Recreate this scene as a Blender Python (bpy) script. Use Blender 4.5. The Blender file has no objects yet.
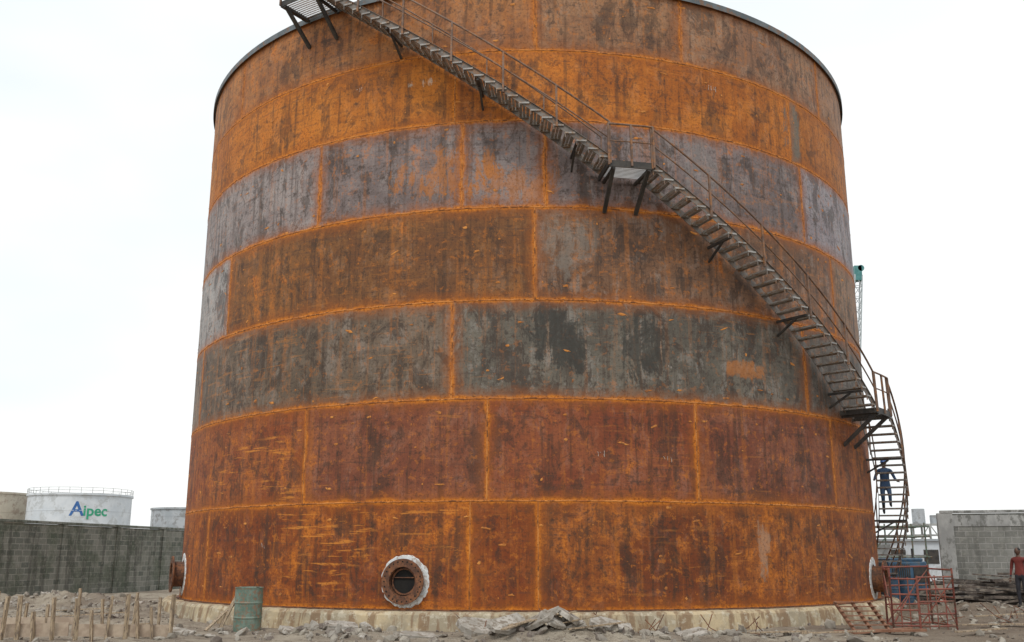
import bpy, bmesh, math, random
from mathutils import Vector, Matrix, noise as mn
random.seed(7)
sc=bpy.context.scene
R=11.3; D=34.6; CZ=1.64; F=978.0; TH=math.atan(235/F)
ZB=0.42
COURSE=[ZB,2.9,5.33,7.78,10.2,12.57,14.55,16.55]
rad=math.radians
# ------------------------------------------------------------ helpers
def P(phi,r,z):
    a=rad(phi); return Vector((r*math.sin(a),-r*math.cos(a),z))
class MB:
    def __init__(s): s.v=[];s.f=[]
    def add(s,vs,fs):
        o=len(s.v); s.v+= [tuple(v) for v in vs]; s.f+=[tuple(i+o for i in f) for f in fs]
    def box(s,c,size,M=None):
        sx,sy,sz=[x/2 for x in size]; c=Vector(c)
        vs=[Vector((x*sx,y*sy,z*sz)) for x in(-1,1) for y in(-1,1) for z in(-1,1)]
        if M is not None: vs=[M@v for v in vs]
        s.add([c+v for v in vs],[(0,1,3,2),(4,6,7,5),(0,4,5,1),(2,3,7,6),(0,2,6,4),(1,5,7,3)])
    def beam(s,a,b,w,h=None,up=(0,0,1)):
        h=h or w; a=Vector(a); b=Vector(b); d=b-a; L=d.length
        if L<1e-5: return
        d/=L; u=Vector(up); x=d.cross(u)
        if x.length<1e-3: x=d.cross(Vector((1,0,0)))
        x.normalize(); z=x.cross(d)
        M=Matrix((x,d,z)).transposed()
        s.box((a+b)/2,(w,L,h),M)
    def cyl(s,a,b,r,n=10,r2=None,caps=True):
        a=Vector(a); b=Vector(b); d=(b-a).normalized(); r2=r if r2 is None else r2
        x=d.orthogonal().normalized(); y=d.cross(x)
        vs=[]
        for i in range(n):
            t=2*math.pi*i/n; o=x*math.cos(t)+y*math.sin(t); vs.append(a+o*r); vs.append(b+o*r2)
        fs=[(2*i,(2*i+2)%(2*n),(2*i+3)%(2*n),2*i+1) for i in range(n)]
        if caps: fs+= [tuple(2*i for i in range(n))[::-1], tuple(2*i+1 for i in range(n))]
        s.add(vs,fs)
    def revolve(s,prof,a,d,n=32,closed=False):
        a=Vector(a); d=Vector(d).normalized(); x=d.orthogonal().normalized(); y=d.cross(x); m=len(prof)
        vs=[]
        for i in range(n):
            t=2*math.pi*i/n; o=x*math.cos(t)+y*math.sin(t)
            for (h,r) in prof: vs.append(a+d*h+o*r)
        fs=[]
        for i in range(n):
            j=(i+1)%n
            for k in range(m if closed else m-1):
                k2=(k+1)%m
                fs.append((i*m+k,j*m+k,j*m+k2,i*m+k2))
        s.add(vs,fs)
    def obj(s,name,mat,parent=None,smooth=False,bevel=0,loc=None):
        me=bpy.data.meshes.new(name); me.from_pydata(s.v,[],s.f); me.update()
        bm=bmesh.new(); bm.from_mesh(me); bmesh.ops.recalc_face_normals(bm,faces=bm.faces); bm.to_mesh(me); bm.free()
        o=bpy.data.objects.new(name,me); sc.collection.objects.link(o)
        if mat: me.materials.append(mat)
        if smooth:
            for p in me.polygons: p.use_smooth=True
        if parent: o.parent=parent
        if bevel:
            b=o.modifiers.new("b","BEVEL"); b.width=bevel; b.segments=2; b.limit_method='ANGLE'
        if loc: o.location=loc
        return o
def empty(name):
    e=bpy.data.objects.new(name,None); sc.collection.objects.link(e); e.empty_display_size=.1; return e
class G:
    def __init__(s,name):
        s.m=bpy.data.materials.new(name); s.m.use_nodes=True; s.t=s.m.node_tree; s.t.nodes.clear()
        s.o=s.t.nodes.new("ShaderNodeOutputMaterial"); s.b=s.t.nodes.new("ShaderNodeBsdfPrincipled"); s.t.links.new(s.b.outputs[0],s.o.inputs[0])
    def n(s,ty): return s.t.nodes.new(ty)
    def set(s,sock,v):
        if isinstance(v,bpy.types.NodeSocket): s.t.links.new(v,sock)
        elif isinstance(v,(tuple,list)) and len(v)==3 and sock.type=='RGBA': sock.default_value=(*v,1)
        else: sock.default_value=v
    def math(s,op,a,b=0,c=0,clamp=False):
        k=s.n("ShaderNodeMath"); k.operation=op; k.use_clamp=clamp
        s.set(k.inputs[0],a); s.set(k.inputs[1],b); s.set(k.inputs[2],c); return k.outputs[0]
    def mix(s,f,a,b,bt='MIX'):
        k=s.n("ShaderNodeMix"); k.data_type='RGBA'; k.blend_type=bt
        s.set(k.inputs[0],f); s.set(k.inputs[6],a); s.set(k.inputs[7],b); return k.outputs[2]
    def ss(s,x,lo,hi,a=0.,b=1.):
        k=s.n("ShaderNodeMapRange"); k.interpolation_type='SMOOTHSTEP'
        s.set(k.inputs[0],x); s.set(k.inputs[1],lo); s.set(k.inputs[2],hi); s.set(k.inputs[3],a); s.set(k.inputs[4],b); return k.outputs[0]
    def mp(s,vec,scale=(1,1,1),loc=(0,0,0)):
        k=s.n("ShaderNodeMapping"); s.set(k.inputs[0],vec); k.inputs[1].default_value=loc; k.inputs[3].default_value=scale; return k.outputs[0]
    def noise(s,vec,scale=1,detail=5,rough=.6,dist=0):
        k=s.n("ShaderNodeTexNoise"); s.set(k.inputs["Vector"],vec); k.inputs["Scale"].default_value=scale; k.inputs["Detail"].default_value=detail
        k.inputs["Roughness"].default_value=rough; k.inputs["Distortion"].default_value=dist; return k.outputs[0]
    def vor(s,vec,scale=1,out=0,feat='F1'):
        k=s.n("ShaderNodeTexVoronoi"); k.feature=feat; s.set(k.inputs["Vector"],vec); k.inputs["Scale"].default_value=scale; return k.outputs[out]
    def obj(s):
        return s.n("ShaderNodeTexCoord").outputs["Object"]
    def sep(s,v):
        k=s.n("ShaderNodeSeparateXYZ"); s.set(k.inputs[0],v); return k.outputs
    def comb(s,x,y,z):
        k=s.n("ShaderNodeCombineXYZ"); s.set(k.inputs[0],x); s.set(k.inputs[1],y); s.set(k.inputs[2],z); return k.outputs[0]
    def bump(s,h,strength=.3,dist=.02):
        k=s.n("ShaderNodeBump"); k.inputs["Strength"].default_value=strength; k.inputs["Distance"].default_value=dist; s.set(k.inputs["Height"],h); s.t.links.new(k.outputs[0],s.b.inputs["Normal"])
    def fin(s,col,rough=.8,metal=0.,spec=None):
        s.set(s.b.inputs["Base Color"],col); s.set(s.b.inputs["Roughness"],rough); s.set(s.b.inputs["Metallic"],metal)
        if spec is not None: s.set(s.b.inputs["Specular IOR Level"],spec)
        return s.m
def simple(name,c1,c2,scale=3,rough=.8,metal=0,bump=.2,c3=None,bs=20,stretch=(1,1,1)):
    g=G(name); o=g.mp(g.obj(),stretch); n=g.noise(o,scale,4,.65); c=g.mix(g.ss(n,.38,.62),c1,c2)
    if c3: c=g.mix(g.ss(g.noise(g.mp(o,(1,1,1),(9,3,5)),scale*2.3,4,.7),.50,.60),c,c3)
    if bump: g.bump(g.noise(o,bs,3,.7),bump,.02)
    return g.fin(c,rough,metal)

# ------------------------------------------------------------ materials
def tank_mat():
    g=G("rusted_plate")
    def attr(n):
        k=g.n("ShaderNodeAttribute"); k.attribute_type='GEOMETRY'; k.attribute_name=n; return k
    uv=g.n("ShaderNodeUVMap"); uv.uv_map="m"
    u,v,_=g.sep(uv.outputs[0])
    ca=attr("ca").outputs["Color"]; cb=attr("cb").outputs["Color"]
    prm=attr("prm"); pr=g.sep(prm.outputs["Color"]); rust,scr,scale=pr[0],pr[1],pr[2]; seed=prm.outputs["Alpha"]
    pq=attr("pq"); q=g.sep(pq.outputs["Color"]); W=q[2]; H=pq.outputs["Alpha"]
    Pv=g.comb(u,v,seed); Gv=g.comb(u,v,0.)
    du=g.math('MINIMUM',q[0],g.math('SUBTRACT',W,q[0])); dv=g.math('MINIMUM',q[1],g.math('SUBTRACT',H,q[1]))
    n_big=g.noise(g.mp(Pv,(.40,.6,1)),1.0,6,.70,.3)
    n_med=g.noise(g.mp(Pv,(1.4,1.2,1),(5,1,0)),1.2,6,.74,.5)
    n_fine=g.noise(Gv,14,4,.75)
    n_str=g.noise(g.mp(Pv,(4.5,.40,1)),1.0,5,.7)
    n_h=g.noise(g.mp(Pv,(.8,10,1)),1.0,4,.66)
    n_h2=g.noise(g.mp(Pv,(.35,.6,1),(3,7,0)),1.0,2,.5)
    n_dk=g.noise(g.mp(Pv,(1.3,.65,1),(2,9,0)),1.3,6,.76,.6)
    t=g.math('ADD',g.math('MULTIPLY',n_big,.55),g.math('ADD',g.math('MULTIPLY',n_str,.15),g.math('MULTIPLY',n_med,.30)))
    c=g.mix(g.ss(t,.44,.56),ca,cb)
    sm=g.math('MULTIPLY',g.ss(n_med,.50,.58),g.math('MULTIPLY',g.ss(n_str,.42,.58),scale))
    c=g.mix(g.math('MULTIPLY',sm,.5),c,(.30,.275,.25))
    lo=g.math('SUBTRACT',.605,g.math('MULTIPLY',rust,.16))
    mixn=g.math('ADD',g.math('MULTIPLY',n_dk,.35),g.math('ADD',g.math('MULTIPLY',n_med,.35),g.math('MULTIPLY',n_big,.3)))
    rb=g.math('MULTIPLY',g.ss(mixn,lo,g.math('ADD',lo,.06)),.72)
    c=g.mix(rb,c,g.mix(g.ss(n_fine,.35,.65),(.34,.092,.020),(.56,.195,.042)))
    dk=g.math('MULTIPLY',g.ss(g.math('SUBTRACT',1.,n_dk),.51,.58),g.math('ADD',.48,g.math('MULTIPLY',scale,.28)))
    c=g.mix(dk,c,(.038,.024,.017))
    nr=g.noise(g.mp(Gv,(4.5,.20,1),(1,4,0)),1.0,5,.66)
    c=g.mix(g.ss(nr,.53,.63,0.,.50),c,(.045,.025,.015))
    c=g.mix(g.math('MULTIPLY',g.ss(nr,.46,.36,0.,.45),g.math('ADD',.25,rust)),c,(.46,.16,.035))
    nsp=g.noise(g.mp(Pv,(1,1,1),(8,2,0)),5,5,.74)
    c=g.mix(g.math('MULTIPLY',g.ss(nsp,.56,.61),g.math('ADD',.18,g.math('MULTIPLY',rust,.6))),c,(.48,.165,.038))
    c=g.mix(g.ss(nsp,.45,.38,0.,.55),c,(.035,.022,.016))
    hs=g.math('MULTIPLY',g.math('MULTIPLY',g.ss(n_h,.58,.63),g.ss(n_h2,.48,.60)),g.math('MULTIPLY',scr,.85))
    c=g.mix(hs,c,(.56,.22,.055))
    gl=g.math('MULTIPLY',g.ss(n_h,.42,.36),.32)
    c=g.mix(gl,c,(.045,.03,.025))
    wobp=g.math('ADD',g.math('MULTIPLY',g.math('SUBTRACT',n_dk,.5),9.),g.math('ADD',g.math('MULTIPLY',g.math('SUBTRACT',n_fine,.5),2.5),g.math('MULTIPLY',g.math('SUBTRACT',n_str,.5),5.)))
    for (ph,z,hw,hh,col,stg) in ((42.5,13.6,.38,.95,(.13,.14,.12),.75),(31,1.75,.22,.75,(.38,.25,.17),.55),(4.5,6.9,.75,.85,(.03,.03,.025),.75),(14,6.7,.6,.8,(.03,.03,.025),.7),(-14,13.8,.35,.12,(.60,.50,.40),.6),(4.5,9.3,.7,.8,(.27,.23,.19),.45),(24,11.6,.6,.8,(.32,.29,.28),.4),(-11,11.2,1.3,.6,(.46,.17,.045),.6),(-2,10.8,1.2,.5,(.46,.17,.045),.5),(30,6.3,.7,.2,(.45,.17,.05),.6)):
        a=g.math('DIVIDE',g.math('SUBTRACT',u,R*rad(ph)),hw); b=g.math('DIVIDE',g.math('SUBTRACT',v,z),hh)
        r2=g.math('ADD',g.math('ADD',g.math('MULTIPLY',a,a),g.math('MULTIPLY',b,b)),wobp)
        c=g.mix(g.math('MULTIPLY',g.ss(r2,.3,1.2,stg,0.),g.ss(g.math('ADD',g.math('MULTIPLY',a,a),g.math('MULTIPLY',b,b)),1.,2.6,1.,0.)),c,col)
    wob=g.math('MULTIPLY',g.math('SUBTRACT',n_med,.5),.30)
    wobf=g.math('MULTIPLY',g.math('SUBTRACT',n_fine,.5),.14)
    ww=g.math('ADD',wob,wobf)
    hv=g.ss(g.math('ADD',dv,ww),.0,.105,1.,0.)
    hu=g.ss(g.math('ADD',du,ww),.0,.10,1.,0.)
    halo=g.math('MAXIMUM',hv,g.math('MULTIPLY',hu,.95))
    soft=g.ss(g.math('ADD',g.math('MINIMUM',du,dv),g.math('MULTIPLY',ww,2.2)),.0,.38,.5,0.)
    c=g.mix(soft,c,(.30,.092,.022))
    c=g.mix(g.math('MULTIPLY',halo,.86),c,g.mix(g.ss(n_fine,.3,.7),(.32,.088,.016),(.68,.25,.05)))
    c=g.mix(g.ss(n_fine,.50,.35,0.,.45),c,(.035,.016,.009))
    hs2=g.n("ShaderNodeHueSaturation"); hs2.inputs["Saturation"].default_value=1.05; hs2.inputs["Value"].default_value=1.20; g.set(hs2.inputs["Color"],c); c=hs2.outputs[0]
    rough=g.math('SUBTRACT',.80,g.math('MULTIPLY',g.math('SUBTRACT',1.,halo),g.math('MULTIPLY',scale,.30)))
    bh=g.math('ADD',g.math('MULTIPLY',n_fine,.12),g.math('MULTIPLY',g.noise(g.mp(Gv,(.6,.5,1)),1.0,1,.4),2.2))
    g.bump(bh,.55,.05)
    return g.fin(c,rough,0.,.4)
M_tank=tank_mat()
M_weld=simple("weld_rust",(.36,.115,.025),(.62,.24,.055),2.5,.85,0,.5,(.18,.065,.02))
M_scar=simple("orange_scar",(.46,.16,.03),(.70,.28,.06),2,.85,0,.3,(.26,.10,.035))
M_rust=simple("rusted_steel",(.11,.045,.024),(.23,.09,.036),5,.75,.0,.4,(.08,.037,.02))
M_stair=simple("stair_steel",(.13,.11,.095),(.22,.19,.165),3,.6,.1,.2,(.24,.13,.07))
M_tread=simple("tread_plate",(.27,.25,.23),(.40,.38,.355),3,.5,.1,.2,(.28,.18,.11))
M_rail=simple("rail_steel",(.13,.075,.05),(.22,.14,.10),3,.65,.1,.1,(.30,.14,.06))
M_dark=simple("dark_steel",(.035,.032,.03),(.07,.06,.05),4,.6,.2,.1)
M_girder=simple("primer_grey",(.10,.12,.13),(.16,.18,.19),2,.6,.1,.1,(.2,.12,.08))
M_grate=simple("galvanised_grating",(.70,.71,.72),(.80,.81,.82),4,.4,.1,.1)
M_black=simple("painted_hole_shade",(.006,.005,.005),(.012,.010,.008),3,.9,0,0)  # near-black colour painting the shade inside manways and bolt holes
M_white=simple("white_primer",(.66,.68,.68),(.80,.81,.80),5,.7,0,.2,(.50,.42,.36))
M_chalk=simple("chalk",(.45,.40,.36),(.60,.56,.52),9,.9,0,0,(.25,.15,.10))
M_wood=simple("timber",(.30,.22,.14),(.48,.37,.25),3,.85,0,.3,(.16,.12,.09),stretch=(6,6,1))
M_wood2=simple("pale_timber",(.36,.27,.20),(.50,.40,.30),3,.85,0,.3)
M_red=simple("red_painted_steel",(.20,.05,.035),(.28,.08,.05),4,.6,0,.1,(.14,.08,.05))
M_drum=simple("drum_green",(.12,.18,.14),(.20,.26,.21),5,.55,.1,.2,(.25,.16,.10))
M_blue=simple("blue_paint",(.03,.08,.14),(.05,.12,.20),3,.5,0,.05,(.10,.12,.14))
M_teal=simple("teal_crane",(.05,.20,.20),(.10,.28,.27),2,.5,0,0)
M_slab=simple("broken_concrete",(.30,.27,.23),(.46,.42,.37),3,.9,0,.6,(.22,.18,.14))
M_stone=simple("rubble_stone",(.24,.21,.175),(.38,.34,.28),.9,.9,0,.4,(.15,.12,.10))
def found_mat():
    g=G("foundation_concrete"); o=g.obj()
    n=g.noise(o,.9,6,.7); c=g.mix(g.ss(n,.38,.60),(.54,.43,.27),(.36,.30,.21))
    c=g.mix(g.ss(g.noise(g.mp(o,(2.2,2.2,.2)),1.6,5,.65),.48,.58,0.,.75),c,(.22,.13,.07))
    c=g.mix(g.ss(g.noise(o,5,5,.7),.53,.62,0.,.6),c,(.60,.54,.42))
    g.bump(g.noise(o,9,5,.75),.6,.03); return g.fin(c,.9)
M_found=found_mat()
def ground_mat():
    g=G("sandy_ground"); o=g.obj(); x,y,z=g.sep(o)
    n=g.noise(o,.35,6,.68); n2=g.noise(o,3.0,6,.75)
    c=g.mix(g.ss(n,.40,.60),(.40,.345,.27),(.25,.205,.16))
    brown=g.ss(g.math('ADD',x,g.math('MULTIPLY',n,5.)),6.,12.)
    c=g.mix(g.math('MULTIPLY',brown,.75),c,(.17,.125,.09))
    c=g.mix(g.ss(n2,.5,.62,0.,.6),c,(.15,.115,.085))
    c=g.mix(g.ss(g.vor(o,14),.05,.22,.5,0.),c,(.48,.43,.36))
    g.bump(g.math('ADD',n2,g.math('MULTIPLY',g.noise(o,22,4,.75),.5)),.9,.08)
    return g.fin(c,.95,0,.2)
M_ground=ground_mat()
def block_mat(name,base1,base2,mortar,moss,mossamt,dark=.5):
    g=G(name); o=g.obj(); x,y,z=g.sep(o)
    b=g.n("ShaderNodeTexBrick"); g.set(b.inputs["Vector"],g.comb(x,z,0.)); b.inputs["Scale"].default_value=1
    b.inputs["Brick Width"].default_value=.46; b.inputs["Row Height"].default_value=.235; b.inputs["Mortar Size"].default_value=.02; b.inputs["Mortar Smooth"].default_value=.3
    g.set(b.inputs["Color1"],base1); g.set(b.inputs["Color2"],base2); g.set(b.inputs["Mortar"],mortar)
    c=b.outputs[0]
    n=g.noise(o,.55,6,.72); c=g.mix(g.ss(n,.44,.60,0.,mossamt),c,moss)
    c=g.mix(g.ss(g.noise(g.mp(o,(2.5,2.5,.25)),1.2,5,.7),.48,.62,0.,dark),c,(.06,.06,.05))
    c=g.mix(g.ss(g.noise(o,6,5,.75),.5,.65,0.,.5),c,(.34,.33,.29))
    g.bump(g.math('ADD',g.math('MULTIPLY',b.outputs[1],-.6),g.math('MULTIPLY',g.noise(o,14,4,.7),.6)),.6,.03)
    return g.fin(c,.92)
M_wallL=block_mat("mossy_block",(.14,.155,.135),(.28,.285,.25),(.36,.36,.32),(.09,.115,.075),.65,.55)
M_wallR=block_mat("grey_block",(.20,.20,.185),(.29,.29,.265),(.38,.37,.35),(.16,.16,.14),.5,.4)
M_plaster=simple("weathered_plaster",(.32,.32,.31),(.46,.46,.44),1.2,.9,0,.4,(.20,.20,.185),stretch=(1,1,.5))
M_wallcap=simple("mossy_coping",(.18,.20,.17),(.30,.31,.28),1.2,.9,0,.4,(.12,.13,.10))

# ------------------------------------------------------------ storage tank
tank=empty("steel_storage_tank")
def shell():
    C=[
     [(-128,(.20,.052,.018),(.32,.10,.03),.45,.4,.05),(-51.6,(.17,.045,.016),(.29,.088,.026),.52,.9,.12),(-6.9,(.17,.044,.016),(.25,.075,.023),.35,.2,.05),(1.2,(.15,.042,.016),(.28,.092,.028),.52,.3,.2),(70,(.2,.06,.02),(.3,.1,.03),.4,.4,.1)],
     [(-82,(.21,.058,.024),(.28,.092,.036),.42,.9,.1),(-30,(.17,.055,.030),(.225,.082,.044),.32,.35,.2),(-4.9,(.18,.050,.024),(.235,.076,.036),.26,.2,.2),(21.5,(.165,.053,.030),(.22,.082,.047),.34,.25,.25),(47.5,(.2,.062,.026),(.28,.10,.040),.4,.4,.2),(99,(.2,.06,.03),(.3,.1,.05),.4,.5,.2)],
     [(-120,(.12,.09,.065),(.20,.15,.11),.2,.2,.5),(-60.4,(.11,.080,.055),(.17,.125,.09),.22,.3,.40),(-9.4,(.085,.074,.058),(.135,.118,.092),.10,.3,.7),(41.7,(.09,.077,.063),(.14,.12,.10),.10,.2,.4),(93,(.10,.085,.07),(.17,.145,.12),.2,.3,.5)],
     [(-100,(.26,.235,.22),(.36,.33,.31),.08,.2,.8),(-49.9,(.145,.062,.026),(.20,.090,.034),.36,.2,.2),(1.0,(.145,.072,.038),(.20,.108,.062),.34,.2,.6),(52,(.20,.12,.07),(.26,.16,.10),.3,.3,.4),(103,(.2,.12,.07),(.3,.2,.1),.3,.3,.4)],
     [(-81,(.22,.18,.17),(.30,.255,.24),.12,.1,.5),(-29.6,(.150,.118,.112),(.21,.168,.158),.34,.15,.4),(-8.4,(.165,.135,.132),(.22,.182,.174),.24,.1,.4),(2.4,(.148,.116,.110),(.21,.167,.160),.26,.2,.5),(44,(.24,.205,.215),(.31,.275,.285),.08,.1,.5),(95,(.2,.17,.17),(.3,.26,.26),.2,.2,.5)],
     [(-112,(.38,.14,.04),(.52,.22,.06),.6,.3,.1),(-61,(.35,.118,.028),(.49,.18,.042),.50,.3,.12),(-9.5,(.33,.105,.026),(.48,.175,.042),.55,.3,.2),(42,(.33,.115,.030),(.47,.18,.048),.5,.2,.20),(93,(.38,.14,.04),(.52,.22,.06),.6,.3,.1)],
     [(-100,(.32,.13,.05),(.40,.19,.08),.5,.2,.2),(-50,(.24,.10,.044),(.34,.150,.060),.42,.2,.25),(1.2,(.21,.102,.055),(.30,.16,.085),.38,.1,.30),(21.8,(.23,.12,.07),(.31,.18,.108),.30,.1,.35),(52,(.28,.15,.08),(.36,.2,.12),.3,.2,.3),(103,(.3,.14,.06),(.38,.2,.1),.3,.2,.3)],
    ]
    verts=[];faces=[];UV=[];A=[];B=[];PR=[];PQ=[]
    for ci,pl in enumerate(C):
        z0,z1=COURSE[ci],COURSE[ci+1]; H=z1-z0
        for pi,p in enumerate(pl):
            a0=p[0]; a1=pl[(pi+1)%len(pl)][0]+(360 if pi==len(pl)-1 else 0)
            W=R*rad(a1-a0); n=max(2,int((a1-a0)/1.5)); seed=ci*13.7+pi*5.3
            for i in range(n):
                t0=i/n;t1=(i+1)/n; f0=a0+(a1-a0)*t0; f1=a0+(a1-a0)*t1
                o=len(verts)
                for (ff,zz) in((f0,z0),(f1,z0),(f1,z1),(f0,z1)): verts.append(tuple(P(ff,R,zz)))
                faces.append((o,o+1,o+2,o+3))
                for (tt,ff,zz) in((t0,f0,z0),(t1,f1,z0),(t1,f1,z1),(t0,f0,z1)):
                    UV.append((R*rad(ff),zz)); A.append((*p[1],1)); B.append((*p[2],1)); PR.append((p[3],p[4],p[5],seed)); PQ.append((W*tt,zz-z0,W,H))
    me=bpy.data.meshes.new("shell"); me.from_pydata(verts,[],faces)
    ul=me.uv_layers.new(name="m")
    for i,x in enumerate(UV): ul.data[i].uv=x
    for nm,d in(("ca",A),("cb",B),("prm",PR),("pq",PQ)):
        at=me.color_attributes.new(nm,'FLOAT_COLOR','CORNER')
        at.data.foreach_set("color",[c for t in d for c in t])
    for p in me.polygons: p.use_smooth=True
    nor=[Vector((v[0],v[1],0)).normalized() for v in verts]
    me.normals_split_custom_set_from_vertices(nor)
    me.materials.append(M_tank)
    o=bpy.data.objects.new("shell_plates",me); sc.collection.objects.link(o); o.parent=tank
    w=MB()
    def strip_h(z,hw=.020,t=.008,jit=.008):
        n=720; vs=[];fs=[]
        for i in range(n):
            a=i*360/n; dz=random.uniform(-jit,jit); tt=t+random.uniform(-.002,.003)
            vs+= [P(a,R-.002,z-hw+dz),P(a,R+tt,z-hw*.4+dz),P(a,R+tt,z+hw*.4+dz),P(a,R-.002,z+hw+dz)]
        for i in range(n):
            j=(i+1)%n
            for k in range(3): fs.append((i*4+k,j*4+k,j*4+k+1,i*4+k+1))
        w.add(vs,fs)
    for z in COURSE[1:-1]: strip_h(z)
    for ci,pl in enumerate(C):
        for p in pl:
            a=p[0]; z=COURSE[ci]+.02; z1=COURSE[ci+1]-.02; vs=[];fs=[]
            N=24
            for i in range(N+1):
                zz=z+(z1-z)*i/N; da=random.uniform(-.03,.03); da0=.020/R/rad(1)
                vs+=[P(a-da0+da,R-.002,zz),P(a-da0*.4+da,R+.008,zz),P(a+da0*.4+da,R+.008,zz),P(a+da0+da,R-.002,zz)]
            for i in range(N):
                for k in range(3): fs.append((i*4+k,i*4+k+1,i*4+k+5,i*4+k+4))
            w.add(vs,fs)
    w.obj("weld_seams",M_weld,tank)
    s=MB()
    for ci in range(7):
        z0,z1=COURSE[ci],COURSE[ci+1]
        for kk,zz in enumerate((z0+.38,z1-.45,(z0+z1)/2+.1)):
            a=-90+random.random()*4
            while a<90:
                if random.random()<(.6 if kk<2 else .3):
                    L=random.choice((.03,.05,.08,.11,.15))*random.uniform(.8,1.2); hh=random.uniform(.018,.042); c=P(a,R+.001,zz+random.gauss(0,.13))
                    M=Matrix.Rotation(rad(a),3,'Z')@Matrix.Rotation(random.gauss(0,.2),3,'Y')
                    n=9; vs=[]
                    for i in range(n):
                        t=2*math.pi*i/n; q=random.uniform(.5,1.3)
                        vs.append(c+M@Vector((math.cos(t)*L*q*.8,-.004,math.sin(t)*hh*q)))
                    vs.append(c+M@Vector((0,-.010,0)))
                    s.add(vs,[(i,(i+1)%n,n) for i in range(n)])
                a+=random.uniform(1.5,8.0)
    s.obj("clip_scars",M_scar,tank)
    s=MB()
    for (a,z,n) in((26,14.0,4),(8.5,4.0,3),(17,3.9,3),(-24,13.9,3),(-37,1.9,2),(18,6.2,2)):
        for i in range(n):
            aa=a+i*.42; p=[P(aa+random.uniform(-.12,.12),R+.003,z+random.uniform(-.09,.09)) for _ in range(3)]
            for x,y in zip(p[:-1],p[1:]): s.beam(x,y,.005,.009)
    s.obj("chalk_marks",M_chalk,tank)
shell()
m=MB(); ZT=COURSE[-1]
m.revolve([(-.02,R-.1),(-.02,R+.07),(.02,R+.07),(.02,R+.075),(-.12,R+.075),(-.12,R+.09),(.05,R+.09),(.05,R-.1)],(0,0,ZT),(0,0,1),180,True)
m.obj("top_wind_girder",M_girder,tank)
m=MB(); m.revolve([(0,R-.05),(.9,.01)],(0,0,ZT+.02),(0,0,1),90); m.obj("cone_roof",M_rust,tank)
m=MB(); m.revolve([(0,R-.2),(0,R+.09),(.03,R+.09),(.03,R-.2)],(0,0,ZB-.012),(0,0,1),180,True); m.obj("bottom_annular_plate",M_rust,tank)
m=MB(); n=420
vs=[];fs=[]
for i in range(n):
    a=i*360/n; j1=.045*mn.noise(Vector((a*.35,0,0)))+.035*mn.noise(Vector((a*1.7,3,0)))
    for (r,z) in((R-.3,ZB-.015),(11.70+j1,ZB-.02+j1*.5),(11.77+j1,ZB-.09+j1),(11.80+j1*1.5,.15),(11.86+j1*2,-.3)): vs.append(P(a,r,z))
for i in range(n):
    j=(i+1)%n
    for k in range(4): fs.append((i*5+k,j*5+k,j*5+k+1,i*5+k+1))
m.add(vs,fs); m.obj("concrete_ring_foundation",M_found,smooth=False)
def manway(phi,z,s=1.0,proj=.38):
    d=P(phi,1,0).normalized(); c=P(phi,R,z)
    w=MB(); vs=[]
    NN=64
    x=d.cross(Vector((0,0,1))).normalized(); y=Vector((0,0,1))
    fs=[]
    for i in range(NN):
        t=2*math.pi*i/NN; o=x*math.cos(t)+y*math.sin(t); ro=.60*s+random.uniform(-.015,.025)
        for (r,h) in((.40*s,.014),(ro-.01,.014),(ro,-.0)):
            q=c+o*r; a=math.atan2(q.x,-q.y); rr=R+h; vs.append(Vector((rr*math.sin(a),-rr*math.cos(a),q.z)))
    for i in range(NN):
        j=(i+1)%NN
        for k in range(2): fs.append((i*3+k,j*3+k,j*3+k+1,i*3+k+1))
    w.add(vs,fs); w.obj("white_primer_ring",M_white,tank)
    w=MB(); w.revolve([(-.04,.36*s),(proj,.36*s),(proj,.33*s),(-.04,.33*s)],c,d,40,True)
    w.obj("neck",M_rust,tank,smooth=False)
    f=MB(); f.revolve([(proj,.335*s),(proj,.52*s),(proj+.045,.52*s),(proj+.045,.335*s)],c,d,48,True)
    f.obj("flange",M_rust,tank)
    b=MB()
    for i in range(24):
        t=2*math.pi*i/24; o=c+(x*math.cos(t)+y*math.sin(t))*.455*s
        b.cyl(o+d*(proj+.0451),o+d*(proj+.048),.020*s,8)
    b.obj("bolt_hole_shade_discs",M_black,tank)  # solid black discs on the flange face, painted shade instead of drilled holes
    k=MB(); k.revolve([(.03,.331*s),(.0301,.001)],c,d,32); k.obj("opening_shade_disc",M_black,tank)  # black disc over the uncut shell, darkness of the inside painted as colour
    k=MB()
    k.beam(c-x*.3*s+d*.06+y*.09,c+x*.3*s+d*.06+y*.09,.02)
    k.revolve([(.04,.31*s),(.06,.31*s),(.06,.27*s),(.04,.27*s)],c,d,28,True); k.obj("inner_ring",M_rust,tank)
manway(-14.8,1.06,1.0,.13); manway(-65,1.12,1.0,.30); manway(61.5,1.0,1.0,.30)

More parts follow.
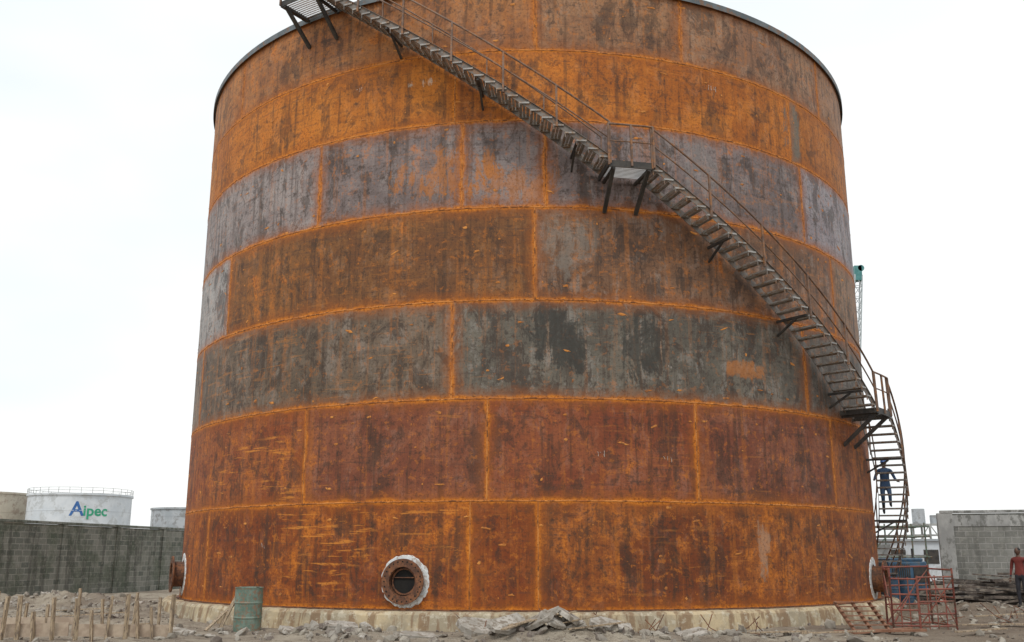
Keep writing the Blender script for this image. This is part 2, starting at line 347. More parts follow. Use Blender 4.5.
# ------------------------------------------------------------ spiral staircase
st=empty("spiral_staircase")
RI,RO=R+.18,R+.98
SL=.1487
zA=lambda f:11.12+(9.6-f)*.1495
zB=lambda f:11.05-(f-14.6)*SL
zC=lambda f:5.62-(f-56.5)*SL
flights=[(-27.2,9.6,zA),(14.6,51.1,zB),(56.5,91.5,zC)]
sg=MB(); tr=MB(); gr=MB(); rl=MB(); br=MB()
def hstrip(mb,r0,r1,zf,h0,h1,a0,a1,step=1.0):
    n=max(2,int(abs(a1-a0)/step)); vs=[];fs=[]
    for i in range(n+1):
        a=a0+(a1-a0)*i/n; z=zf(a); vs+=[P(a,r0,z+h0),P(a,r1,z+h0),P(a,r1,z+h1),P(a,r0,z+h1)]
    for i in range(n):
        for k in range(4): fs.append((i*4+k,i*4+(k+1)%4,i*4+4+(k+1)%4,i*4+4+k))
    fs+=[(0,1,2,3),(n*4,n*4+1,n*4+2,n*4+3)]
    mb.add(vs,fs)
def tube(mb,pts,r,n=8):
    for a,b in zip(pts[:-1],pts[1:]): mb.cyl(a,b,r,n)
def wedge(mb,a0,a1,r0,r1,z0,z1):
    vs=[P(a,r,z) for z in(z0,z1) for (a,r) in((a0,r0),(a1,r0),(a1,r1),(a0,r1))]
    mb.add(vs,[(0,1,2,3),(4,5,6,7),(0,1,5,4),(1,2,6,5),(2,3,7,6),(3,0,4,7)])
for (a0,a1,zf) in flights:
    hstrip(sg,RO,RO+.012,zf,-.10,.10,a0,a1); hstrip(sg,RI-.012,RI,zf,-.14,.08,a0,a1)
    hstrip(sg,RO+.012,RO+.05,zf,.09,.10,a0,a1)
    H=abs(zf(a0)-zf(a1)); n=int(round(H/.2)); da=(a1-a0)/n
    for i in range(n):
        a=a0+da*(i+.5); z=zf(a)-.03; hw=.125/12*57.3
        for k in range(3):
            b0=a-hw+2*hw*k/3+.04; b1=a-hw+2*hw*(k+1)/3-.04
            wedge(tr,b0,b1,RI+.003,RO-.003,z,z+.006)
        for s_ in(-1,1):
            wedge(tr,a+s_*hw-.03,a+s_*hw+.03,RI+.003,RO-.003,z-.035,z+.008)
        for r_ in(RI+.02,RO-.06): wedge(tr,a-hw,a+hw,r_,r_+.035,z-.03,z+.003)
        wedge(tr,a-hw,a+hw,RO+.013,RO+.045,z-.03,z+.01)
        wedge(sg,a-hw,a-hw+.10,RO+.013,RO+.04,z-.13,z-.03)
    for (h,r) in((1.0,.027),(.55,.020)):
        N=int(abs(a1-a0)/1.5); tube(rl,[P(a0+(a1-a0)*i/N,RO+.03,zf(a0+(a1-a0)*i/N)+h) for i in range(N+1)],r)
    npost=max(2,int(abs(a1-a0)/6.1))
    for i in range(npost+1):
        a=a0+(a1-a0)*i/npost; rl.beam(P(a,RO+.065,zf(a)-.12),P(a,RO+.03,zf(a)+1.0),.05)
    a=a0+(10 if a0<20 else 7)
    while a<a1-3 and a<88:
        z=zf(a)-.15
        br.beam(P(a,R,z),P(a,RO,z),.06,.06); br.beam(P(a,R,z-.38),P(a,RO-.35,z-.03),.05,.05)
        a+=11.5
for (a0,a1,zf) in (flights[0],flights[2]):
    N=int(abs(a1-a0)/1.5); tube(rl,[P(a0+(a1-a0)*i/N,RI+.0,zf(a0+(a1-a0)*i/N)+.95) for i in range(N+1)],.02)
    for i in range(0,6):
        a=a0+(a1-a0)*i/5; rl.beam(P(a,RI-.035,zf(a)),P(a,RI-.01,zf(a)+.95),.035)
def platform(a0,a1,z,ro=RO+.06,deep=.14):
    hstrip(br,ro,ro+.015,lambda a:z,-deep,.03,a0,a1)
    for a in(a0,a1): br.beam(P(a,R+.02,z-.06),P(a,ro,z-.06),.05,deep)
    N=12
    for k in range(N):
        r=R+.10+(ro-R-.14)*k/(N-1)
        hstrip(gr,r-.020,r+.020,lambda a:z,-.025,.0,a0+.25,a1-.25)
    for a in(a0+.6,a1-.6):
        br.beam(P(a,R,z-.95),P(a,ro-.08,z-.14),.09,.09); br.beam(P(a,R+.01,z-.15),P(a,ro,z-.15),.07,.07)
    for (h,r) in((1.0,.027),(.55,.020)):
        tube(rl,[P(a0+(a1-a0)*i/4,ro,z+h) for i in range(5)],r)
    for i in range(3):
        a=a0+(a1-a0)*i/2; rl.beam(P(a,ro+.03,z-.1),P(a,ro,z+1.0),.05)
platform(9.4,14.8,11.05); platform(51.0,56.7,5.60)
platform(-33.5,-27.2,16.62)
sg.obj("stringers",M_stair,st); tr.obj("treads",M_tread,st); gr.obj("platform_grating",M_grate,st); rl.obj("handrails",M_rail,st); br.obj("brackets",M_dark,st)

# ------------------------------------------------------------ ground
mounds=[(-15.5,-1.5,3.2,1.6,.42),(-11.5,-4.5,2.6,1.6,.20),(-13,-9,2.5,1.5,.10),(13.2,-3.0,2.2,1.5,.22),(16,-5.5,3,2,.10),(.6,-13.7,1.3,.5,.28),(-4.2,-13.4,1.0,.4,.16),(4.6,-13.5,1.2,.5,.06),(-8.5,-12.4,1.2,.6,.08),(12,-9,2,1.5,.08)]
def gh(x,y):
    r=math.hypot(x,y)
    h=0.
    if -45<y<45 and abs(x)<45:
        k=min(1,(45-max(abs(x),abs(y)))/10)
        h+=k*(.06*mn.noise(Vector((x*.35,y*.35,0)))+.05*mn.noise(Vector((x*1.3,y*1.3,4)))+.04*mn.noise(Vector((x*3.5,y*3.5,9))))
        for (cx,cy,sx,sy,a) in mounds:
            q=((x-cx)/sx)**2+((y-cy)/sy)**2
            if q<6: h+=a*math.exp(-q)*(1+.7*mn.noise(Vector((x*2,y*2,2))))
    if r<12.1 and y<-8: h=min(h,.03)-.03
    elif r<11.75: h=min(h,.1)
    return h
def coords(lo,hi,step,far):
    c=[];x=lo
    while x<=hi: c.append(x); x+=step
    a=[];d=step;x=lo
    while x>-far: d*=1.35; x-=d; a.append(x)
    b=[];d=step;x=c[-1]
    while x<far: d*=1.35; x+=d; b.append(x)
    return a[::-1]+c+b
xs=coords(-24,24,.13,1500); ys=coords(-17,8,.13,1500)
vs=[];fs=[]
for y in ys:
    for x in xs: vs.append((x,y,gh(x,y)))
nx=len(xs)
for j in range(len(ys)-1):
    for i in range(nx-1): fs.append((j*nx+i,j*nx+i+1,(j+1)*nx+i+1,(j+1)*nx+i))
me=bpy.data.meshes.new("ground"); me.from_pydata(vs,[],fs); me.materials.append(M_ground)
for p in me.polygons: p.use_smooth=True
go=bpy.data.objects.new("ground",me); sc.collection.objects.link(go)
bm=bmesh.new(); bmesh.ops.create_icosphere(bm,subdivisions=1,radius=1); TV=[v.co.copy() for v in bm.verts]; TF=[tuple(v.index for v in f.verts) for f in bm.faces]; bm.free()
def stones(mb,pos,smin,smax,flat=.7,power=3):
    for (x,y) in pos:
        if math.hypot(x,y)<11.95: continue
        s=smin+(smax-smin)*random.random()**power
        M=Matrix.Rotation(random.uniform(0,6.28),3,Vector((random.random()-.5,random.random()-.5,random.random()-.5)).normalized())
        sc3=Vector((random.uniform(.7,1.3),random.uniform(.6,1.1),random.uniform(.4,.9)*flat))
        z=gh(x,y)+s*.15
        vs=[]
        for v in TV:
            q=v*random.uniform(.72,1.15); q=Vector((q.x*sc3.x,q.y*sc3.y,q.z*sc3.z))*s; q=M@q; vs.append((x+q.x,y+q.y,z+q.z))
        mb.add(vs,TF)
pos=[]
for (cx,cy,sx,sy,a) in mounds:
    for _ in range(int(60+500*a)): pos.append((random.gauss(cx,sx*.8),random.gauss(cy,sy*.8)))
for _ in range(1000): pos.append((random.uniform(-16,16),random.uniform(-15.5,-4)))
m=MB(); stones(m,pos,.02,.17); m.obj("rubble_stones",M_stone)
pos=[]
for c,sx,n in((.6,1.2,80),(-4.2,1.0,60),(-7,.8,15),(3.6,1.2,25)):
    for _ in range(n): pos.append((random.gauss(c,sx*.6),random.gauss(-13.3,.3)))
for _ in range(90): pos.append((random.gauss(-15,2.0),random.gauss(-2.0,1.2)))
m=MB(); stones(m,pos,.03,.22); m.obj("concrete_chunks",M_slab)
m=MB(); stones(m,[(random.uniform(-17,17),random.uniform(-15.5,-3)) for _ in range(2400)],.012,.06); m.obj("gravel",simple("dark_gravel",(.14,.11,.09),(.28,.24,.19),4,.95))
def slab(name,x,y,w,l,t,rz,tilt,mat=M_slab,lift=.1):
    n=9; M=Matrix.Rotation(rz,3,'Z')@Matrix.Rotation(tilt[0],3,'X')@Matrix.Rotation(tilt[1],3,'Y')
    c=Vector((x,y,gh(x,y)+lift)); vs=[]
    for i in range(n):
        a=2*math.pi*i/n+random.uniform(-.2,.2); k=1/max(abs(math.cos(a)),abs(math.sin(a)))*random.uniform(.8,1)
        p=Vector((math.cos(a)*k*w/2,math.sin(a)*k*l/2,0)); vs+= [c+M@(p+Vector((0,0,-t/2))),c+M@(p*random.uniform(.94,1)+Vector((0,0,t/2)))]
    fs=[(2*i,(2*i+2)%(2*n),(2*i+3)%(2*n),2*i+1) for i in range(n)]+[tuple(range(0,2*n,2))[::-1],tuple(range(1,2*n,2))]
    b=MB(); b.add(vs,fs); return b.obj(name,mat,bevel=.008)
for (x,y,w,l,t,rz,ti,lf) in [(-.9,-13.4,1.3,.8,.13,.3,(.40,.1),.10),(.1,-13.7,1.3,.6,.10,-.5,(.45,-.40),.16),(.9,-13.6,.9,.6,.10,.9,(.5,.3),.12),(1.7,-13.5,1.0,.6,.1,.1,(.35,.2),.08),(-.4,-13.9,1.0,.5,.09,.9,(.6,-.2),.12),(.5,-13.9,.7,.5,.08,.2,(.5,.5),.14),(-3.9,-13.3,.8,.5,.10,.2,(.2,.1),.08),(-5.0,-13.2,.6,.4,.10,1.2,(.3,.1),.07),(-2.3,-13.4,.9,.4,.1,.2,(.2,.1),.03),(3.4,-13.4,.7,.5,.1,.5,(.2,-.2),.03),(-7.4,-12.9,.6,.4,.10,.2,(.2,.1),.04)]:
    slab("broken_concrete_slab",x,y,w,l,t,rz,ti,lift=lf)
m=MB()
for (x,y,L,rz,dz) in [(.3,-13.8,1.5,.4,.24),(.9,-13.9,1.3,-.6,.26),(-.2,-14.0,1.1,1.0,.14),(1.4,-13.9,1.2,.2,.12),(-9.2,-12.2,1.6,.2,.1),(6.5,-13.0,1.5,-.1,.06),(9.8,-12.3,1.3,.3,.05),(11,-10.5,2.0,-.2,.05),(4.9,-13.6,1.6,.05,.03),(-11.5,-8.5,2.2,.3,.1),(-12.6,-6,2.0,-.4,.1),(12.6,-8,2.2,.1,.1)]:
    z=gh(x,y)+.06; dx,dy=math.cos(rz)*L/2,math.sin(rz)*L/2
    m.beam((x-dx,y-dy,z),(x+dx,y+dy,z+dz),.12,.025)
m.obj("scrap_planks",M_wood)
m=MB()
for _ in range(34):
    x=random.choice((random.uniform(2,5),random.uniform(9,13),random.uniform(-1,2))); y=-13.4 if x<6 else random.uniform(-11,-7); z=gh(x,y)+.02; a=random.uniform(0,6.28); L=random.uniform(.3,.8)
    p0=Vector((x,y,z)); p1=p0+Vector((math.cos(a)*L*.6,math.sin(a)*L*.3,random.uniform(.0,.2))); p2=p1+Vector((math.cos(a+.6)*L*.4,.1,random.uniform(-.05,.35)))
    m.cyl(p0,p1,.010,6); m.cyl(p1,p2,.010,6)
m.obj("rebar_offcuts",M_rust)

# ------------------------------------------------------------ walls
def wall(name,a,b,h,mat,coping=True,pil=3.0,thick=.23,panel=None,cap=None):
    a=Vector((*a,0)); b=Vector((*b,0)); L=(b-a).length; e=empty(name); ang=math.atan2(b.y-a.y,b.x-a.x)
    e.location=a; e.rotation_euler=(0,0,ang)
    m=MB(); m.box((L/2,0,h/2-.3),(L,thick,h+.6)); m.obj("block_panel",mat,e)
    m=MB(); x=0
    while x<=L+.01:
        w_=.55 if panel and x==0 else .26
        m.box((x,0,h/2-.3+.01),(w_,thick+.09,h+.62)); x+=pil
    m.obj("pilasters",M_plaster if panel else mat,e)
    if coping:
        m=MB(); m.box((L/2,0,h+.075),(L+.3,thick+.12,.10)); m.obj("coping",cap or M_plaster,e,bevel=.01)
    if panel:
        m=MB(); m.box((L/2,-.0,h-.28),(L,thick+.05,.42)); m.obj("ring_beam",M_plaster,e)
    return e
wall("block_boundary_wall",(-23.5,-11.5),(-16.0,27.5),2.92,M_wallL,pil=3.9,cap=M_wallcap)
wall("block_boundary_wall",(16.35,4.8),(30,1.2),3.25,M_wallR,pil=4.2,panel=True)
def dist_tank(name,x,y,r,h,mat,rail=True):
    e=empty(name); m=MB(); m.revolve([(0,r),(h,r),(h+.001,r+.12),(h+.18,r+.12),(h+.19,r-.1),(h+r*.07,.01)],(x,y,0),(0,0,1),72); m.obj("shell",mat,e)
    m=MB()
    for k in range(1,int(h/1.9)+1): m.revolve([(k*1.9-.02,r),(k*1.9-.02,r+.02),(k*1.9+.02,r+.02),(k*1.9+.02,r)],(x,y,0),(0,0,1),72)
    m.obj("seams",mat,e)
    if rail:
        m=MB()
        for k in range(30):
            a=k*12; q=Vector((x,y,0))+P(a,r+.05,h+.18); m.beam(q,q+Vector((0,0,.5)),.03)
        for hh in(.25,.5): m.revolve([(h+.18+hh,r+.035),(h+.195+hh,r+.055),(h+.21+hh,r+.035)],(x,y,0),(0,0,1),48)
        m.obj("guard_rail",M_plaster,e)
    return e
M_wt=simple("white_tank_paint",(.58,.62,.66),(.68,.71,.74),.5,.5,0,0,(.52,.54,.55))
M_gt=simple("grey_tank_paint",(.38,.41,.43),(.48,.50,.52),.5,.5,0,0,(.3,.3,.3))
M_bt=simple("beige_tank_paint",(.48,.42,.33),(.56,.50,.40),.5,.6,0,0,(.4,.32,.25))
wt=dist_tank("white_storage_tank",-42.9,60,4.62,7.1,M_wt)
dist_tank("grey_storage_tank",-36.6,72,3.7,6.4,M_gt,False)
dist_tank("beige_storage_tank",-54.3,62,5.5,7.4,M_bt,False)
def lettering(txt,size,x0,zc,mat,name,tank_c=(-42.9,60),r=4.64):
    cu=bpy.data.curves.new(name,"FONT"); cu.body=txt; cu.size=size; cu.extrude=.0; cu.resolution_u=3; cu.offset=.03
    o=bpy.data.objects.new("tmp",cu); sc.collection.objects.link(o); bpy.context.view_layer.update()
    dg=bpy.context.evaluated_depsgraph_get(); me=bpy.data.meshes.new_from_object(o.evaluated_get(dg)); bpy.data.objects.remove(o)
    fa=math.degrees(math.atan2(0-tank_c[0],tank_c[1]+D))
    for v in me.vertices:
        a=(v.co.x+x0)/r; v.co=Vector((tank_c[0],tank_c[1],0))+P(fa+math.degrees(a),r,zc+v.co.y)
    me.materials.clear(); me.materials.append(mat); n=bpy.data.objects.new(name,me); sc.collection.objects.link(n); n.parent=wt
M_lb=simple("logo_blue",(.03,.12,.35),(.04,.15,.40),2,.5,0,0); M_lg=simple("logo_green",(.03,.32,.18),(.04,.36,.2),2,.5,0,0)
lettering("A",1.8,-.85,5.25,M_lb,"letter_a"); lettering("ipec",1.35,.28,5.25,M_lg,"letters_ipec")

# ------------------------------------------------------------ crane behind
cr=empty("lattice_boom_crane"); m=MB()
b0=Vector((30.3,60,2.2)); b1=Vector((33.05,60,28.9)); dv=(b1-b0).normalized(); sx=dv.cross(Vector((0,1,0))).normalized(); sy=Vector((0,1,0)); w=.36
NN=24; prev=None
for i in range(NN+1):
    c=b0.lerp(b1,i/NN); cs=[c+sx*w*a+sy*w*b for a,b in((-1,-1),(1,-1),(1,1),(-1,1))]
    if prev:
        for k in range(4): m.beam(prev[k],cs[k],.10); m.beam(prev[k],cs[(k+1)%4],.05); m.beam(cs[k],cs[(k+1)%4],.05)
    prev=cs
m.obj("boom",simple("boom_grey",(.36,.40,.41),(.48,.52,.53),2,.5,0,0),cr)
m=MB(); m.box(b1+Vector((0,0,.2)),(.7,.8,1.5)); m.cyl(b1+Vector((.3,-.4,.7)),b1+Vector((.3,.4,.7)),.32,14); m.obj("boom_head",M_teal,cr)
m=MB(); m.box((28.3,60,2.0),(5,3,1.8)); m.box((29.9,58.2,2.2),(1.6,1.2,1.9)); m.box((26.2,60,2.1),(1.5,3.2,2.0)); m.obj("cab_and_house",M_teal,cr,bevel=.08)
m=MB()
for yy in(58.2,61.8): m.box((28.3,yy,.55),(6,.8,1.0))
m.obj("crawler_tracks",M_dark,cr,bevel=.3)

# ------------------------------------------------------------ props
def drum(name,x,y,h,r,mat,tilt=0):
    z=gh(x,y)-.02; e=empty(name); m=MB()
    pr=[(0,.01),(0,r*.97),(.015,r),(.03,r)]
    for k in(.33,.66): pr+=[(h*k-.03,r),(h*k,r*1.035),(h*k+.03,r)]
    pr+=[(h-.03,r),(h-.015,r*1.02),(h,r*1.02),(h,r*.96),(h-.03,r*.95),(h-.031,.01)]
    m.revolve(pr,(0,0,0),(0,0,1),36); m.obj("body",mat,e,smooth=False)
    m=MB(); m.cyl((r*.6,0,h-.03),(r*.6,0,h),.035,12); m.obj("bung",M_dark,e)
    e.location=(x,y,z); e.rotation_euler=(tilt,0,.4); return e
drum("steel_drum",-6.35,-11.6,.98,.31,M_drum,.02)
m=MB(); m.beam((-6.95,-11.7,.02),(-6.6,-11.35,.95),.14,.03); m.beam((-7.2,-11.9,.02),(-6.72,-11.3,.62),.10,.03); m.obj("leaning_plank",M_wood)
sk=empty("timber_stake_formwork"); m=MB(); b=MB()
x=-11.2
while x<-7.0:
    y=-14.1+.25*(x+9)*.4+random.uniform(-.08,.08); h=random.uniform(.65,1.05); z=gh(x,y)-.1
    lx,ly=random.uniform(-.08,.08),random.uniform(-.04,.04)
    m.beam((x,y,z),(x+lx,y+ly,z+h),.085,.05); x+=random.uniform(.26,.42)
x=-12.5
while x<-8.0:
    y=-11.6+random.uniform(-.1,.1); h=random.uniform(.6,1.05); z=gh(x,y)-.1
    m.beam((x,y,z),(x+random.uniform(-.06,.06),y,z+h),.065,.05); x+=random.uniform(.35,.7)
m.obj("stakes",M_wood,sk)
b.beam((-11.3,-14.25,.16),(-9.3,-14.05,.20),.03,.26); b.beam((-9.25,-14.02,.18),(-7.3,-13.8,.15),.03,.24)
b.beam((-12.5,-11.68,.2),(-10.2,-11.70,.22),.03,.16)
b.obj("form_boards",M_wood2,sk)
gt=empty("red_scaffold_frame"); m=MB()
def frame(a,b,h,nv,nh,brace=True):
    a=Vector((*a,0));b=Vector((*b,0))
    for p in(a,b): p.z=gh(p.x,p.y)-.03
    for i in range(nv):
        q=a.lerp(b,i/(nv-1)); m.cyl(q,q+Vector((0,0,h)),.024 if i in(0,nv-1) else .014,8)
    for k in range(nh):
        z=Vector((0,0,.12+(h-.16)*k/(nh-1))); m.cyl(a+z,b+z,.02,8)
    if brace: m.cyl(a+Vector((0,0,.15)),b+Vector((0,0,h-.1)),.015,8)
frame((8.35,-11.1),(9.0,-11.0),1.2,4,4); frame((9.05,-10.9),(9.75,-11.2),1.25,5,5); frame((8.5,-10.3),(9.6,-10.2),1.45,2,4); frame((8.35,-11.1),(8.5,-10.3),1.4,2,3); frame((9.75,-11.2),(9.6,-10.2),1.4,2,3)
m.obj("tubes",M_red,gt)
gs=empty("tube_scaffold"); m=MB()
for x in(13.6,14.9,16.0):
    for y in(6.0,7.4):
        m.cyl((x,y,0),(x,y,2.95),.035,8)
for z in(.6,1.6,2.4,2.8):
    for y in(6.0,7.4): m.cyl((13.4,y,z),(16.2,y,z),.03,8)
    for x in(13.6,14.9,16.0): m.cyl((x,5.8,z),(x,7.6,z),.03,8)
m.cyl((13.6,6,.1),(14.9,6,1.6),.028,8); m.cyl((14.9,6,1.6),(16,6,.2),.028,8); m.cyl((13.6,6,1.6),(14.9,6,2.8),.028,8)
m.obj("tubes",M_drum,gs); m=MB(); m.box((14.8,6.7,1.66),(2.5,1.3,.05)); m.box((14.3,6.6,1.9),(.8,.5,.4)); m.obj("deck_boards",M_plaster,gs)
rk=empty("slatted_timber_rack"); m=MB()
A=Vector((7.1,-12.3,.02)); Bv=Vector((7.9,-12.15,.02)); up=Vector((-.25,.55,.62))
for t in(0,.5,1): q=A.lerp(Bv,t); m.beam(q,q+up*1.0,.05,.06)
for k in range(7): q=up*(.05+k*.15); m.beam(A+q+Vector((-.04,-.03,.03)),Bv+q+Vector((.06,-.03,.03)),.09,.022)
m.beam((6.6,-12.4,.05),(8.5,-12.6,.10),.12,.05); m.beam((6.9,-12.7,.04),(8.3,-12.3,.12),.10,.04)
m.obj("slats",simple("red_brown_timber",(.20,.09,.05),(.30,.15,.09),4,.85,0,.3),rk)
m=MB()
for i in range(80):
    x=random.uniform(13.6,17.6); y=random.uniform(-2.2,1.8); L=random.uniform(1.0,2.8); a=random.gauss(0,.3)
    z=.15+random.random()**1.3*1.15*(1-abs(x-15.9)/2.8)
    dx,dy=math.cos(a)*L/2,math.sin(a)*L/2; m.beam((x-dx,y-dy,z+random.uniform(-.12,.12)),(x+dx,y+dy,z+random.uniform(-.12,.12)),random.uniform(.1,.35),random.uniform(.03,.09))
m.obj("scrap_timber_pile",simple("dark_scrap",(.05,.04,.035),(.14,.11,.09),1.5,.85,0,.3,(.24,.20,.16)))
for (x,y) in((11.9,-1.0),(12.5,-.8)): drum("blue_drum",x,y,.9,.3,M_blue)
drum("blue_drum",-19.7,-.6,.9,.3,M_blue)
ge=empty("blue_generator"); m=MB(); m.box((0,0,.95),(1.5,.9,1.0)); m.box((0,0,1.51),(1.3,.8,.12)); m.obj("canopy",M_blue,ge,bevel=.04)
m=MB()
for i in range(9): m.box((-.6+i*.08,-.462,1.05),(.04,.02,.6))
m.box((.45,-.462,1.0),(.5,.02,.5)); m.cyl((.5,0,1.55),(.5,0,1.9),.04,10); m.box((0,-.35,.3),(1.7,.12,.16)); m.box((0,.35,.3),(1.7,.12,.16)); m.obj("louvres_and_skid",M_dark,ge)
ge.location=(13.3,1.6,0); ge.rotation_euler=(0,0,.2)
pc=empty("white_portable_cabin"); m=MB(); m.box((0,0,1.35),(6,2.6,2.3)); m.obj("walls",M_wt,pc); m=MB(); m.box((0,0,2.56),(6.3,2.9,.12)); m.box((0,0,.14),(6,2.5,.12)); m.obj("roof",M_gt,pc)
m=MB()
for xx in(-2,0,2): m.box((xx,-1.305,1.6),(.9,.04,.8))
m.obj("windows",M_dark,pc); pc.location=(23.5,26,0); pc.rotation_euler=(0,0,.1)
lg=empty("steel_loading_gantry"); m=MB()
for x in(37,38.6,40.2):
    for y in(62,64): m.beam((x,y,0),(x,y,4.6),.16)
for z in(2.2,3.6,4.6):
    for y in(62,64): m.beam((36.8,y,z),(40.4,y,z),.13)
    for x in(37,38.6,40.2): m.beam((x,62,z),(x,64,z),.1)
m.beam((37,62,2.2),(38.6,62,4.6),.08); m.beam((38.6,62,4.6),(40.2,62,2.2),.08); m.obj("frame",M_plaster,lg)
m=MB(); m.cyl((38,63,4.6),(38,63,6.1),.6,20); m.cyl((39.5,63,4.6),(39.5,63,5.5),.4,16); m.obj("vessels",M_gt,lg)

# ------------------------------------------------------------ people
M_skin=simple("skin",(.10,.05,.03),(.13,.065,.04),6,.55,0,0)
M_hair=simple("hair",(.01,.01,.01),(.02,.018,.016),6,.8,0,0)
M_boot=simple("boot_leather",(.02,.016,.012),(.04,.03,.02),6,.6,0,0)
def skin_mesh(J,E,rr,root):
    me=bpy.data.meshes.new("t"); me.from_pydata(J,E,[]); o=bpy.data.objects.new("t",me); sc.collection.objects.link(o)
    bpy.context.view_layer.objects.active=o
    md=o.modifiers.new("s","SKIN"); sd=o.modifiers.new("d","SUBSURF"); sd.levels=2; sd.render_levels=2
    if not me.skin_vertices: 
        bm=bmesh.new(); bm.from_mesh(me); bm.verts.layers.skin.verify(); bm.to_mesh(me); bm.free()
    for i,v in enumerate(me.skin_vertices[0].data): v.radius=rr[i]; v.use_root=(i==root)
    bpy.context.view_layer.update(); dg=bpy.context.evaluated_depsgraph_get(); r=bpy.data.meshes.new_from_object(o.evaluated_get(dg))
    bpy.data.objects.remove(o); return r
def person(name,loc,rz,shirt,trous,pose,helmet=None):
    e=empty(name)
    J=[];Rr=[];E=[]
    def j(p,r,par=None):
        J.append(p); Rr.append(r if isinstance(r,tuple) else (r,r)); 
        if par is not None: E.append((par,len(J)-1))
        return len(J)-1
    lean=pose.get("lean",0.)
    pel=j((0,0,.93),(.155,.11)); wa=j((0,-lean*.2,1.10),(.145,.10),pel); ch=j((0,-lean*.6,1.30),(.17,.115),wa); up=j((0,-lean*.85,1.42),(.14,.09),ch); nk=j((0,-lean,1.50),(.055,.055),up); hd0=j((0,-lean-.01,1.56),(.06,.07),nk)
    hands=[]
    for s,key in((-1,"L"),(1,"R")):
        sh=j((s*.19,-lean*.85,1.41),.062,up); el=j(pose["el"+key],.045,sh); wr=j(pose["wr"+key],.028,el); hn=j(pose["ha"+key],(.038,.022),wr); hands.append((J[wr],J[hn]))
        hp=j((s*.095,0,.88),.095,pel); kn=j(pose["kn"+key],.062,hp); an=j(pose["an"+key],.042,kn); ax,ay,az=pose["an"+key]; ft=j((ax,ay-.15,az-.05),(.042,.03),an)
    me=skin_mesh(J,E,Rr,0)
    me.materials.clear()
    for mt in(shirt,trous,M_skin,M_boot): me.materials.append(mt)
    for p in me.polygons:
        c=p.center; p.use_smooth=True; k=0
        if c.z>1.475: k=2
        elif c.z<.95 and abs(c.x)<.34: k=1
        for (w,h) in hands:
            if (c-Vector(h)).length<.085: k=2
        for an in(pose["anL"],pose["anR"]):
            if c.z<an[2]+.02 and (c-Vector(an)).length<.28: k=3
        p.material_index=k
    o=bpy.data.objects.new("body",me); sc.collection.objects.link(o); o.parent=e
    f=MB()
    for (w,h) in hands:
        w=Vector(w);h=Vector(h); d=(h-w).normalized(); sd=d.cross(Vector((0,1,.2))).normalized()
        for i,L in enumerate((.062,.075,.07,.055)):
            b0=h+d*.02+sd*(-.027+i*.018); b1=b0+d*L*.55; b2=b1+(d*.6+Vector((0,-.6,-.3))).normalized()*L*.5
            f.cyl(b0,b1,.009,7,.008); f.cyl(b1,b2,.008,7,.006)
        b0=w.lerp(h,.6)+sd*-.03; f.cyl(b0,b0+d*.04-sd*.03,.011,7,.008)
    f.obj("fingers",M_skin,e,smooth=True)
    hc=Vector((0,-lean-.02,1.64)); bm=bmesh.new(); bmesh.ops.create_uvsphere(bm,u_segments=24,v_segments=18,radius=1)
    for v in bm.verts:
        x,y,z=v.co; k=1-.25*max(0,-z); v.co=Vector((x*.075*k,y*.095*(1-.1*max(0,-z)),z*.118))+hc
        if y<-.6 and abs(x)<.22 and -.25<z<.15: v.co.y-=.018*(1-abs(x)/.22)
    me=bpy.data.meshes.new("h"); bm.to_mesh(me); bm.free(); me.materials.append(M_skin)
    for p in me.polygons: p.use_smooth=True
    o=bpy.data.objects.new("head",me); sc.collection.objects.link(o); o.parent=e
    f=MB()
    for s in(-1,1): f.box(hc+Vector((s*.077,.0,-.005)),(.015,.035,.055))
    f.obj("ears",M_skin,e,bevel=.006)
    f=MB()
    for s in(-1,1): f.cyl(hc+Vector((s*.03,-.088,.008)),hc+Vector((s*.03,-.094,.008)),.010,8)
    f.box(hc+Vector((0,-.087,-.055)),(.045,.01,.008)); f.obj("eyes_and_mouth",M_hair,e)
    f=MB()
    if helmet:
        f.revolve([(.02,.125),(.025,.098),(.07,.093),(.11,.07),(.13,.03),(.132,.001)],hc,(0,0,1),24); f.box(hc+Vector((0,-.12,.024)),(.13,.07,.008)); f.obj("hard_hat",helmet,e,smooth=True)
    else:
        f.revolve([(.035,.086),(.07,.080),(.105,.052),(.122,.001)],hc+Vector((0,.01,0)),(0,0,1),20); f.obj("hair_cap",M_hair,e,smooth=True)
    e.location=loc; e.rotation_euler=(0,0,rz); return e
M_cov=simple("navy_coverall",(.02,.05,.10),(.035,.07,.14),5,.85,0,.1)
M_hat=simple("helmet_blue",(.02,.09,.28),(.03,.11,.32),3,.35,0,0)
M_rs=simple("red_shirt",(.16,.03,.025),(.21,.045,.035),5,.85,0,.1); M_bt2=simple("dark_trousers",(.02,.02,.025),(.04,.04,.05),5,.85,0,.1)
climb=dict(lean=.08,elL=(-.30,-.08,1.16),wrL=(-.33,-.30,1.10),haL=(-.34,-.38,1.11),elR=(.30,-.06,1.15),wrR=(.36,-.26,1.05),haR=(.37,-.34,1.05),knL=(-.10,-.12,.56),anL=(-.10,.02,.14),knR=(.10,-.22,.66),anR=(.10,-.22,.34))
pl=P(74.0,R+.42,zC(74.9)-.03); person("worker_on_stairs",pl,rad(74.0)+math.pi/2+math.pi,M_cov,M_cov,climb,M_hat)
stand=dict(lean=.02,elL=(-.27,.03,1.14),wrL=(-.28,-.06,.90),haL=(-.28,-.09,.82),elR=(.27,.03,1.14),wrR=(.27,-.10,.92),haR=(.26,-.15,.85),knL=(-.11,-.02,.50),anL=(-.12,.03,.08),knR=(.11,-.05,.50),anR=(.13,.0,.08))
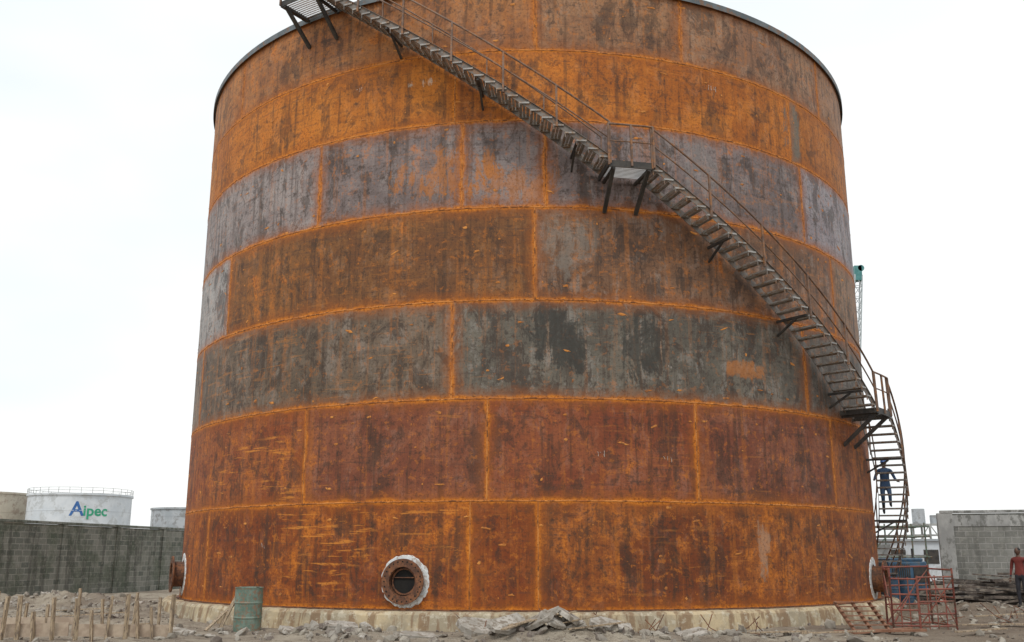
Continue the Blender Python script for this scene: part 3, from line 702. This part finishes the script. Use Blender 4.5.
person("standing_man",(14.85,-3.9,gh(14.85,-3.9)-.02),-.9,M_rs,M_bt2,stand)

# ------------------------------------------------------------ world, sun, camera
w=bpy.data.worlds.new("World"); sc.world=w; w.use_nodes=True; nt=w.node_tree; nt.nodes.clear()
out=nt.nodes.new("ShaderNodeOutputWorld"); bg=nt.nodes.new("ShaderNodeBackground"); nt.links.new(bg.outputs[0],out.inputs[0]); bg.inputs[1].default_value=.1
sky=nt.nodes.new("ShaderNodeTexSky"); sky.sky_type='NISHITA'; sky.sun_disc=False
EL,AZ=55,200
sky.sun_elevation=rad(EL); sky.sun_rotation=rad(AZ)
tc=nt.nodes.new("ShaderNodeTexCoord"); mp=nt.nodes.new("ShaderNodeMapping"); mp.inputs[3].default_value=(1,1,2.5); nt.links.new(tc.outputs["Generated"],mp.inputs[0])
nz=nt.nodes.new("ShaderNodeTexNoise"); nz.inputs["Scale"].default_value=1.4; nz.inputs["Detail"].default_value=4; nt.links.new(mp.outputs[0],nz.inputs["Vector"])
rp=nt.nodes.new("ShaderNodeMapRange"); rp.inputs[1].default_value=.36; rp.inputs[2].default_value=.58; rp.inputs[3].default_value=0; rp.inputs[4].default_value=1; nt.links.new(nz.outputs[0],rp.inputs[0])
cm=nt.nodes.new("ShaderNodeMix"); cm.data_type='RGBA'; cm.inputs[6].default_value=(8.9,10.1,10.8,1); cm.inputs[7].default_value=(11.3,11.4,11.3,1); nt.links.new(rp.outputs[0],cm.inputs[0])
mx=nt.nodes.new("ShaderNodeMix"); mx.data_type='RGBA'; mx.inputs[0].default_value=.9; nt.links.new(sky.outputs[0],mx.inputs[6]); nt.links.new(cm.outputs[2],mx.inputs[7]); nt.links.new(mx.outputs[2],bg.inputs[0])
sl=bpy.data.lights.new("sun","SUN"); sl.energy=1.3; sl.angle=rad(15); sl.color=(1,.97,.92); so=bpy.data.objects.new("sun",sl); sc.collection.objects.link(so)
d=Vector((math.sin(rad(AZ))*math.cos(rad(EL)),math.cos(rad(AZ))*math.cos(rad(EL)),math.sin(rad(EL)))); so.rotation_euler=d.to_track_quat('Z','Y').to_euler()
cam=bpy.data.cameras.new("Camera"); co=bpy.data.objects.new("Camera",cam); sc.collection.objects.link(co)
cam.sensor_width=36; cam.lens=F/1024*36; cam.clip_end=5000
co.location=(0,-D,CZ); co.rotation_euler=(math.pi/2+TH,0,math.atan(16/1006)); sc.camera=co
sc.view_settings.view_transform='Standard'; sc.view_settings.look='None'; sc.view_settings.exposure=0
